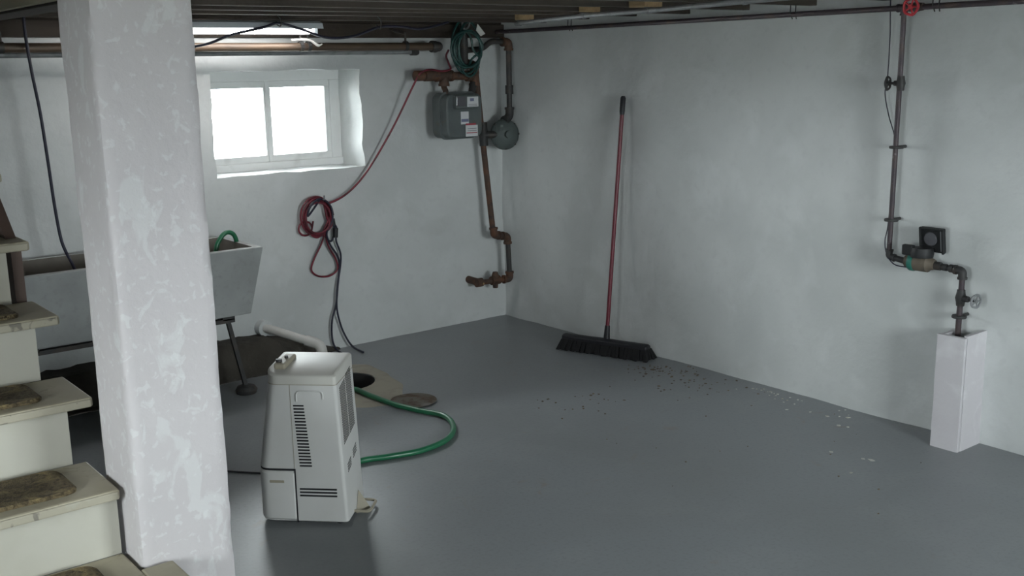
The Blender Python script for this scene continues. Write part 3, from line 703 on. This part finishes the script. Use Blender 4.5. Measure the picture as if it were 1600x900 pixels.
gp = thing('gas_pipe', 'rusty gas pipework on the far wall from the joists down to a low valve', 'pipe', (-.25, -.15, .3))
def run(nm, pts, r, mat='rust_pipe', n=14):
    g = G(); g.tube(pts, r, n); return g.build(nm, mat, gp, smooth=True)
run('header_pipe', [(-.80, -.15, 1.738), (-.34, -.15, 1.728)], .026)
g = G(); fitting(g, (-.79, -.15, 1.738), (1, 0, 0), .034, .06); fitting(g, (-.70, -.15, 1.737), (1, 0, 0), .036, .10); g.build('union', 'rust_pipe', gp, smooth=True)
tee(gp, (-.595, -.15, 1.733), (1, 0, 0), (0, 0, -1), .024, 'rust_pipe'); tee(gp, (-.345, -.15, 1.73), (0, 0, 1), (-1, 0, 0), .024, 'rust_pipe')
run('meter_inlet', corner_path([(-.595, -.15, 1.70), (-.60, -.155, 1.66), (-.605, -.18, 1.64), (-.608, -.19, 1.58)], .03), .019)
run('meter_outlet', [(-.345, -.15, 1.70), (-.40, -.18, 1.60)], .024, 'dark_iron')
run('upper_pipe', corner_path([(-.345, -.15, 1.75), (-.345, -.15, 1.805), (-.425, -.15, 1.815), (-.425, -.15, 2.06)], .035), .026, 'dark_iron')
elbow(gp, (-.345, -.15, 1.7), (-.345, -.15, 1.803), (-.44, -.15, 1.806), .022, 'rust_pipe')
run('branch_pipe', corner_path([(-.425, -.15, 1.895), (-.27, -.15, 1.905), (-.21, -.16, 1.955), (-.055, -.16, 1.952)], .04), .019, 'dark_iron')
elbow(gp, (-.2, -.16, 1.953), (-.055, -.16, 1.95), (-.055, -.16, 1.8), .021, 'rust_pipe')
run('regulator_riser', [(-.055, -.16, 1.95), (-.06, -.165, 1.46)], .019, 'dark_iron')
g = G(); fitting(g, (-.058, -.164, 1.63), (0, 0, 1), .028, .06); g.build('coupling', 'dark_iron', gp, smooth=True)
elbow(gp, (-.06, -.165, 1.55), (-.06, -.165, 1.45), (-.14, -.17, 1.40), .022, 'dark_iron')
run('drop_pipe', [(-.295, -.10, 1.76), (-.272, -.12, 1.36), (-.225, -.165, .645)], .020, 'rust_pipe')
g = G(); fitting(g, (-.262, -.125, 1.335), (0, .06, 1), .030, .16); g.tube([(-.262, -.13, 1.33), (-.16, -.17, 1.33)], .026, 12); g.build('regulator_tee', 'dark_iron', gp, smooth=True)
elbow(gp, (-.225, -.165, .75), (-.222, -.168, .635), (-.1, -.155, .615), .020, 'rust_pipe')
elbow(gp, (-.2, -.165, .63), (-.09, -.152, .612), (-.085, -.15, .5), .020, 'rust_pipe')
run('offset_pipe', [(-.22, -.168, .635), (-.09, -.152, .612)], .020)
run('tail_pipe', [(-.088, -.152, .61), (-.07, -.145, .315)], .018, 'dark_iron')
elbow(gp, (-.072, -.145, .42), (-.07, -.145, .300), (-.19, -.13, .305), .020, 'rust_pipe')
run('valve_pipe', [(-.07, -.145, .300), (-.33, -.12, .305)], .019)
g = G(); vc = Vector((-.19, -.132, .305)); fitting(g, vc, (1, 0, 0), .032, .07); g.tube([vc-V(0, 0, .055), vc+V(0, 0, .035), vc+V(0, 0, .06)], [.018, .026, .018], 10); g.build('plug_valve', 'rust_pipe', gp, smooth=True)
g = G(); fitting(g, (-.325, -.12, .305), (1, 0, 0), .031, .05); g.tube([(-.325, -.12, .305), (-.325, .02, .31)], .026, 12); g.build('wall_elbow', 'rust_pipe', gp, smooth=True)
g = G(); g.lathe([(0, 0), (.008, 0), (.006, .006), (0, .007)], 10, axisM((-.31, -.15, .30), (-.3, -1, 0))); g.build('brass_plug', 'block_wood', gp, smooth=True)

gm = thing('gas_meter', 'grey gas meter with white labels hanging under the rusty pipe', 'gas meter', (-.545, -.19, 1.33))
def rrect(cx, cz, wx, wz, r, y, rb=None):
    pts = []; rb = rb or r
    for sx, sz, a0, rr in ((1, 1, 0, r), (-1, 1, 90, r), (-1, -1, 180, rb), (1, -1, 270, r)):
        for q in range(6):
            a = math.radians(a0+q*18); pts.append((cx+sx*(wx/2-rr)+rr*math.cos(a), y, cz+sz*(wz/2-rr)+rr*math.sin(a)))
    return pts
g = G(); g.loft([rrect(-.52, 1.475, .265, .275, .04, -.09), rrect(-.52, 1.475, .285, .295, .05, -.105), rrect(-.52, 1.475, .285, .295, .05, -.185), rrect(-.52, 1.475, .285, .287, .05, -.20), rrect(-.52, 1.475, .285, .287, .05, -.262), rrect(-.52, 1.475, .268, .27, .045, -.272)])
g.build('case', 'meter_grey', gm, smooth=True)
g = G(); g.loft([rrect(-.52, 1.475, .300, .31, .05, -.186), rrect(-.52, 1.475, .300, .31, .05, -.199)]); g.build('seam_flange', 'meter_grey', gm, smooth=True)
g = G(); g.loft([rrect(-.515, 1.565, .20, .09, .012, -.270), rrect(-.515, 1.565, .19, .08, .012, -.292)]); ix = g.build('index_box', 'meter_grey', gm, smooth=True)
G().mm((-.60, -.295, 1.54), (-.525, -.291, 1.60)).build('index_glass', 'glass_dial', ix, bevel=.002)
def label(nm, x0, x1, z0, z1, y, strips):
    o = G().mm((x0, y, z0), (x1, y+.002, z1)).build(nm, 'label_white', gm)
    for (a, b, c, d, m) in strips: G().mm((x0+(x1-x0)*a, y-.0008, z0+(z1-z0)*c), (x0+(x1-x0)*b, y, z0+(z1-z0)*d)).build('print', m, o)
label('label_plate', -.515, -.425, 1.532, 1.597, -.2945, [(.25, .6, .55, .85, 'label_blue'), (.1, .9, .08, .12, 'ink'), (.1, .9, .22, .26, 'ink')])
label('label_plate', -.555, -.492, 1.42, 1.502, -.2745, [(.05, .97, .18, .42, 'label_blue')])
label('label_plate', -.518, -.420, 1.338, 1.412, -.2745, [(0, .85, 1.0, 1.16, 'label_red'), (.05, .95, .28, .36, 'label_red'), (.15, .9, .5, .54, 'ink'), (.15, .9, .68, .72, 'ink')])

gr = thing('gas_regulator', 'round grey gas regulator beside the meter in the wall corner', 'regulator', (-.115, -.18, 1.225))
RM = axisM((-.10, -.13, 1.325), (-.25, -1, .05))
g = G(); g.lathe([(0, 0), (.06, .0), (.098, .018), (.106, .03), (.106, .045), (.098, .055), (.07, .078), (.03, .09), (.0, .092)], 32, RM); g.build('diaphragm_case', 'regulator_grey', gr, smooth=True)
g = G(); g.lathe([(0, .08), (.026, .08), (.024, .115), (0, .118)], 16, RM); g.build('spring_cap', 'regulator_grey', gr, smooth=True)
for k in range(8):
    g = G(); a = 2*math.pi*k/8; g.lathe([(0, .022), (.008, .022), (.008, .056), (0, .057)], 6, RM @ Matrix.Translation((.098*math.cos(a), .098*math.sin(a), 0)))
    g.build('flange_bolt', 'dark_iron', gr)

# coil of green hose hanging by the pipes
def coil(cx, cy, cz, a, b, n, jit, seed, tail=None):
    rnd = random.Random(seed); pts = []
    for k in range(n*12):
        t = 2*math.pi*k/12; L = k//12
        if k % 12 == 0: ox, oz, oa, ob, oy = [rnd.uniform(-jit, jit) for _ in range(5)]
        pts.append((cx+ox*.8+(a+oa)*math.cos(t), cy+oy*1.1, cz+oz*.3+(b+ob)*math.sin(t)+ (b*.0)))
    return pts
hc = thing('hose_coil', 'thin dark green hose coil hanging from the joist above the gas meter', 'hose', (-.46, -.24, 1.78))
g = G(); g.tube(smooth_path(coil(-.462, -.235, 1.912, .093, .138, 6, .040, 5), 4), .0075, 8); g.build('coil', 'hose_teal', hc, smooth='all')
g = G(); g.tube(smooth_path([(-.47, -.215, 2.10), (-.47, -.20, 2.05), (-.47, -.225, 2.03), (-.475, -.27, 2.04), (-.47, -.28, 2.07)], 6), .006, 8); g.build('hook', 'galvanised', hc, smooth='all')
g = G(); g.add([(-.40, -.27, 2.06), (-.345, -.275, 2.0), (-.36, -.25, 1.985), (-.40, -.255, 2.02), (-.398, -.274, 2.06), (-.343, -.279, 2.0), (-.358, -.254, 1.985), (-.398, -.259, 2.02)], [(0, 1, 2, 3), (7, 6, 5, 4), (0, 4, 5, 1), (1, 5, 6, 2), (2, 6, 7, 3), (3, 7, 4, 0)]); g.build('paper_tag', 'paper', hc)

# red extension cord and black cords
rc_ = thing('extension_cord', 'red extension cord draped from the rusty pipe to a coil on the far wall', 'cord', (-1.48, -.05, .5))
g = G()
pts = [(-.57, -.18, 1.90), (-.585, -.17, 1.86), (-.565, -.17, 1.81), (-.57, -.19, 1.775), (-.64, -.185, 1.765), (-.73, -.19, 1.775), (-.80, -.185, 1.755), (-.835, -.16, 1.69), (-.975, -.10, 1.41), (-1.15, -.06, 1.15), (-1.29, -.045, 1.02), (-1.42, -.04, .965), (-1.49, -.04, .975)]
g.tube(smooth_path(pts, 8), .0068, 8); g.build('run', 'cord_red', rc_, smooth='all')
g = G(); g.tube(smooth_path(coil(-1.515, -.05, .885, .088, .115, 6, .020, 11), 4), .0068, 8)
g.tube(smooth_path(coil(-1.61, -.04, .815, .055, .052, 1, .01, 2)+[(-1.55, -.04, .86)], 5), .0062, 8)
g.build('coil', 'cord_red', rc_, smooth='all')
g = G(); g.tube(smooth_path([(-1.47, -.045, .80), (-1.49, -.03, .72), (-1.55, -.028, .62), (-1.575, -.028, .55), (-1.53, -.028, .505), (-1.45, -.028, .495), (-1.39, -.028, .53), (-1.40, -.03, .60), (-1.45, -.035, .69), (-1.48, -.045, .80)], 8), .0062, 8); g.build('loop', 'cord_red', rc_, smooth='all')
hk = G(); hk.tube(smooth_path([(-1.49, .02, 1.0), (-1.49, -.05, .995), (-1.49, -.085, .998), (-1.49, -.09, 1.02)], 5), .006, 8)
tag(hk.build('wall_hook', 'galvanised', smooth='all'), 'small metal hook holding the red cord coil', 'hook')
bc = thing('power_cord', 'black power cord hanging below the red coil down to the floor', 'cord', (-1.40, -.04, 0))
g = G()
g.tube(smooth_path([(-1.51, -.06, .99), (-1.55, -.07, .95), (-1.60, -.07, .90), (-1.58, -.075, .96), (-1.51, -.07, 1.0), (-1.44, -.07, .95), (-1.43, -.07, .86), (-1.47, -.06, .78), (-1.44, -.04, .70), (-1.39, -.035, .62), (-1.375, -.03, .55), (-1.395, -.03, .42), (-1.415, -.03, .30), (-1.45, -.03, .20), (-1.455, -.03, .08), (-1.44, -.05, .012), (-1.46, -.18, .008)], 8), .0065, 8)
g.tube(smooth_path([(-1.40, -.035, .86), (-1.455, -.03, .80), (-1.46, -.03, .74), (-1.42, -.03, .72), (-1.40, -.035, .79), (-1.41, -.035, .83), (-1.385, -.035, .80), (-1.395, -.04, .72), (-1.365, -.035, .63), (-1.37, -.03, .54), (-1.40, -.035, .42), (-1.415, -.04, .28), (-1.39, -.035, .16), (-1.36, -.05, .07), (-1.33, -.08, .012), (-1.34, -.22, .008)], 8), .0065, 8)
g.build('cable', 'navy_cable', bc, smooth='all')
g = G(); g.tube([(-1.395, -.04, .80), (-1.40, -.04, .74)], .017, 10); g.tube([(-1.41, -.035, .86), (-1.405, -.035, .82)], .014, 10); g.build('plug', 'black_rubber', bc, smooth=True)

# black cable hanging left of the column
g = G(); g.tube(smooth_path([(-3.20, -.30, 2.07), (-3.20, -.30, 1.97), (-3.19, -.30, 1.81), (-3.17, -.30, 1.59), (-3.158, -.30, 1.34), (-3.15, -.30, 1.14), (-3.137, -.30, .97), (-3.12, -.31, .89), (-3.10, -.36, .80), (-3.08, -.40, .62), (-3.03, -.42, .54), (-2.98, -.42, .534)], 8), .008, 8)
tag(g.build('hanging_cable', 'navy_cable', smooth='all'), 'long dark cable hanging from the ceiling into the tub between stairs and column', 'cable')

# ---------------------------------------------------------------- fluorescent fixture under the joists
fx = thing('fluorescent_light', 'lit twin-tube fluorescent fixture under the joists above the window', 'ceiling light', (-2.2, -.28, 2.06))
g = G(); rg_ = lambda x: [(x, y-.36, z) for y, z in ((-.105, 2.018), (-.095, 2.048), (-.06, 2.060), (.06, 2.060), (.095, 2.048), (.105, 2.018), (.100, 2.018), (.090, 2.044), (.058, 2.055), (-.058, 2.055), (-.090, 2.044), (-.100, 2.018))]
g.loft([rg_(-2.88), rg_(-1.640)]); g.build('reflector', 'fixture_white', fx)
g = G(); g.mm((-2.86, -.395, 2.028), (-1.66, -.325, 2.057)); g.build('ballast_cover', 'fixture_white', fx, bevel=.004)
for y in (-.412, -.308):
    g = G(); g.tube([(-2.85, y, 2.003), (-1.68, y, 2.003)], .0125, 12); t = g.build('tube', 'tube_glow', fx, smooth=True)
    for x in (-2.862, -1.666): G().mm((x-.011, y-.013, 1.989), (x+.011, y+.013, 2.040)).build('lamp_holder', 'fixture_white', t, bevel=.002)
g = G(); g.tube(smooth_path([(-3.0, -.51, 2.06), (-2.7, -.51, 1.91), (-2.40, -.51, 1.925), (-2.22, -.51, 1.98), (-2.03, -.51, 2.02), (-1.94, -.51, 2.042), (-1.80, -.51, 2.01), (-1.64, -.51, 1.965), (-1.47, -.51, 1.975), (-1.30, -.51, 2.025), (-1.15, -.51, 2.03), (-1.0, -.51, 2.018), (-.8, -.51, 2.06)], 8), .0075, 8)
tag(g.build('electrical_cable', 'navy_cable', smooth='all'), 'dark cable sagging in front of the fluorescent fixture', 'cable')
for x, z in ((-1.94, 2.04), (-1.30, 2.03)):
    g = G(); g.tube(smooth_path([(x, -.497, 2.09), (x+.012, -.517, 2.06), (x+.004, -.522, z-.012), (x-.01, -.508, z-.004), (x-.006, -.495, z+.01)], 5), .004, 6)
    tag(g.build('cable_hook', 'dark_iron', smooth='all'), 'small hook carrying the cable %s' % ('in front of the lit tubes' if x < -1.6 else 'right of the fixture end'), 'hook')
g = G(); g.tube(smooth_path([(-1.72, -.222, 1.960), (-1.65, -.225, 1.964), (-1.60, -.236, 1.957), (-1.565, -.252, 1.930), (-1.54, -.258, 1.938)], 5), [.007]*4+[.009]*13+[.005]*4, 6)
tag(g.build('rag_strip', 'paper', smooth='all'), 'pale scrap of cloth lying on the brown heating pipe', 'rag')

# ---------------------------------------------------------------- conduit under the joists with wood blocks
cd_ = thing('electrical_conduit', 'galvanised conduit strapped under wood blocks near the right wall', 'conduit', (-.6, -2, 2.05))
CP = [(-.47, -.80, 2.040), (-.543, -.885, 2.041), (-.80, -1.735, 2.042), (-.86, -2.26, 2.042), (-1.03, -2.985, 2.042), (-1.9, -6.8, 2.042)]
g = G(); g.tube(smooth_path(CP, 5), .012, 10); g.build('conduit_tube', 'galvanised', cd_, smooth='all')
def cz(y):
    for (a, b) in zip(CP, CP[1:]):
        if b[1] <= y <= a[1]: return a[2]+(b[2]-a[2])*(a[1]-y)/(a[1]-b[1])
for (x, y, z) in CP[1:5]:
    g = G(); M = Matrix.Translation((x, y, z))
    g.lathe([(.0125, -.009), (.0155, -.009), (.0155, .009), (.0125, .009)], 14, M @ Matrix.Rotation(math.radians(90), 4, 'X')); g.box((0, 0, .014), (.05, .018, .003), M); g.build('strap', 'galvanised', cd_)
BL = ['nearest the wall corner', 'second from the wall corner', 'third from the wall corner', 'fourth from the wall corner']
for (x, y, z), s in zip(CP[1:5], BL):
    z += .0165; jy = min(JY, key=lambda q: abs(q-y)); g = G(); g.mm((x-.065, min(y-.04, jy-.07), z), (x+.055, jy-.032, z+.10))
    tag(g.build('wood_block', 'block_wood', bevel=.004), 'pale wood block over the conduit, %s' % s, 'wood block', 'wood blocks above the conduit')

# ---------------------------------------------------------------- sweepings on the floor
def sweepings(name, mat, spots, label):
    rnd = random.Random(name); g = G()
    for (cx, cy, sx, sy, n, r0, r1) in spots:
        for _ in range(n):
            x, y, r, a, h = rnd.gauss(cx, sx), rnd.gauss(cy, sy), rnd.uniform(r0, r1), rnd.uniform(0, 3.1), rnd.uniform(.0015, .004)
            if x > -.03: continue
            k = rnd.randint(4, 6); ring = [(x+r*rnd.uniform(.5, 1.2)*math.cos(a+6.283*i/k), y+r*rnd.uniform(.5, 1.2)*math.sin(a+6.283*i/k)) for i in range(k)]
            g.loft([[(px, py, .0003) for px, py in ring], [(px, py, h) for px, py in ring]])
    o = g.build(name, mat); tag(o, label, 'debris'); o['kind'] = 'stuff'
pmat('dirt', (.13, .10, .075), .95, layers=[(30, (.24, .19, .12), .5, .65, .8)])
pmat('paint_chip', (.55, .55, .52), .8, layers=[(20, (.38, .35, .28), .5, .65, .8)])
sweepings('floor_sweepings', 'dirt', [(-.22, -1.75, .10, .12, 60, .003, .010), (-.26, -2.15, .12, .16, 50, .003, .009), (-1.0, -1.85, .16, .10, 22, .003, .009), (-.9, -2.9, .5, .5, 20, .002, .006)], 'brown grit and sweepings scattered on the grey floor near the broom')
sweepings('paint_chips', 'paint_chip', [(-.10, -2.55, .05, .16, 26, .003, .010), (-.2, -3.0, .06, .1, 6, .004, .016), (-.62, -3.36, .05, .05, 4, .006, .018)], 'pale paint chips on the floor along the right wall')
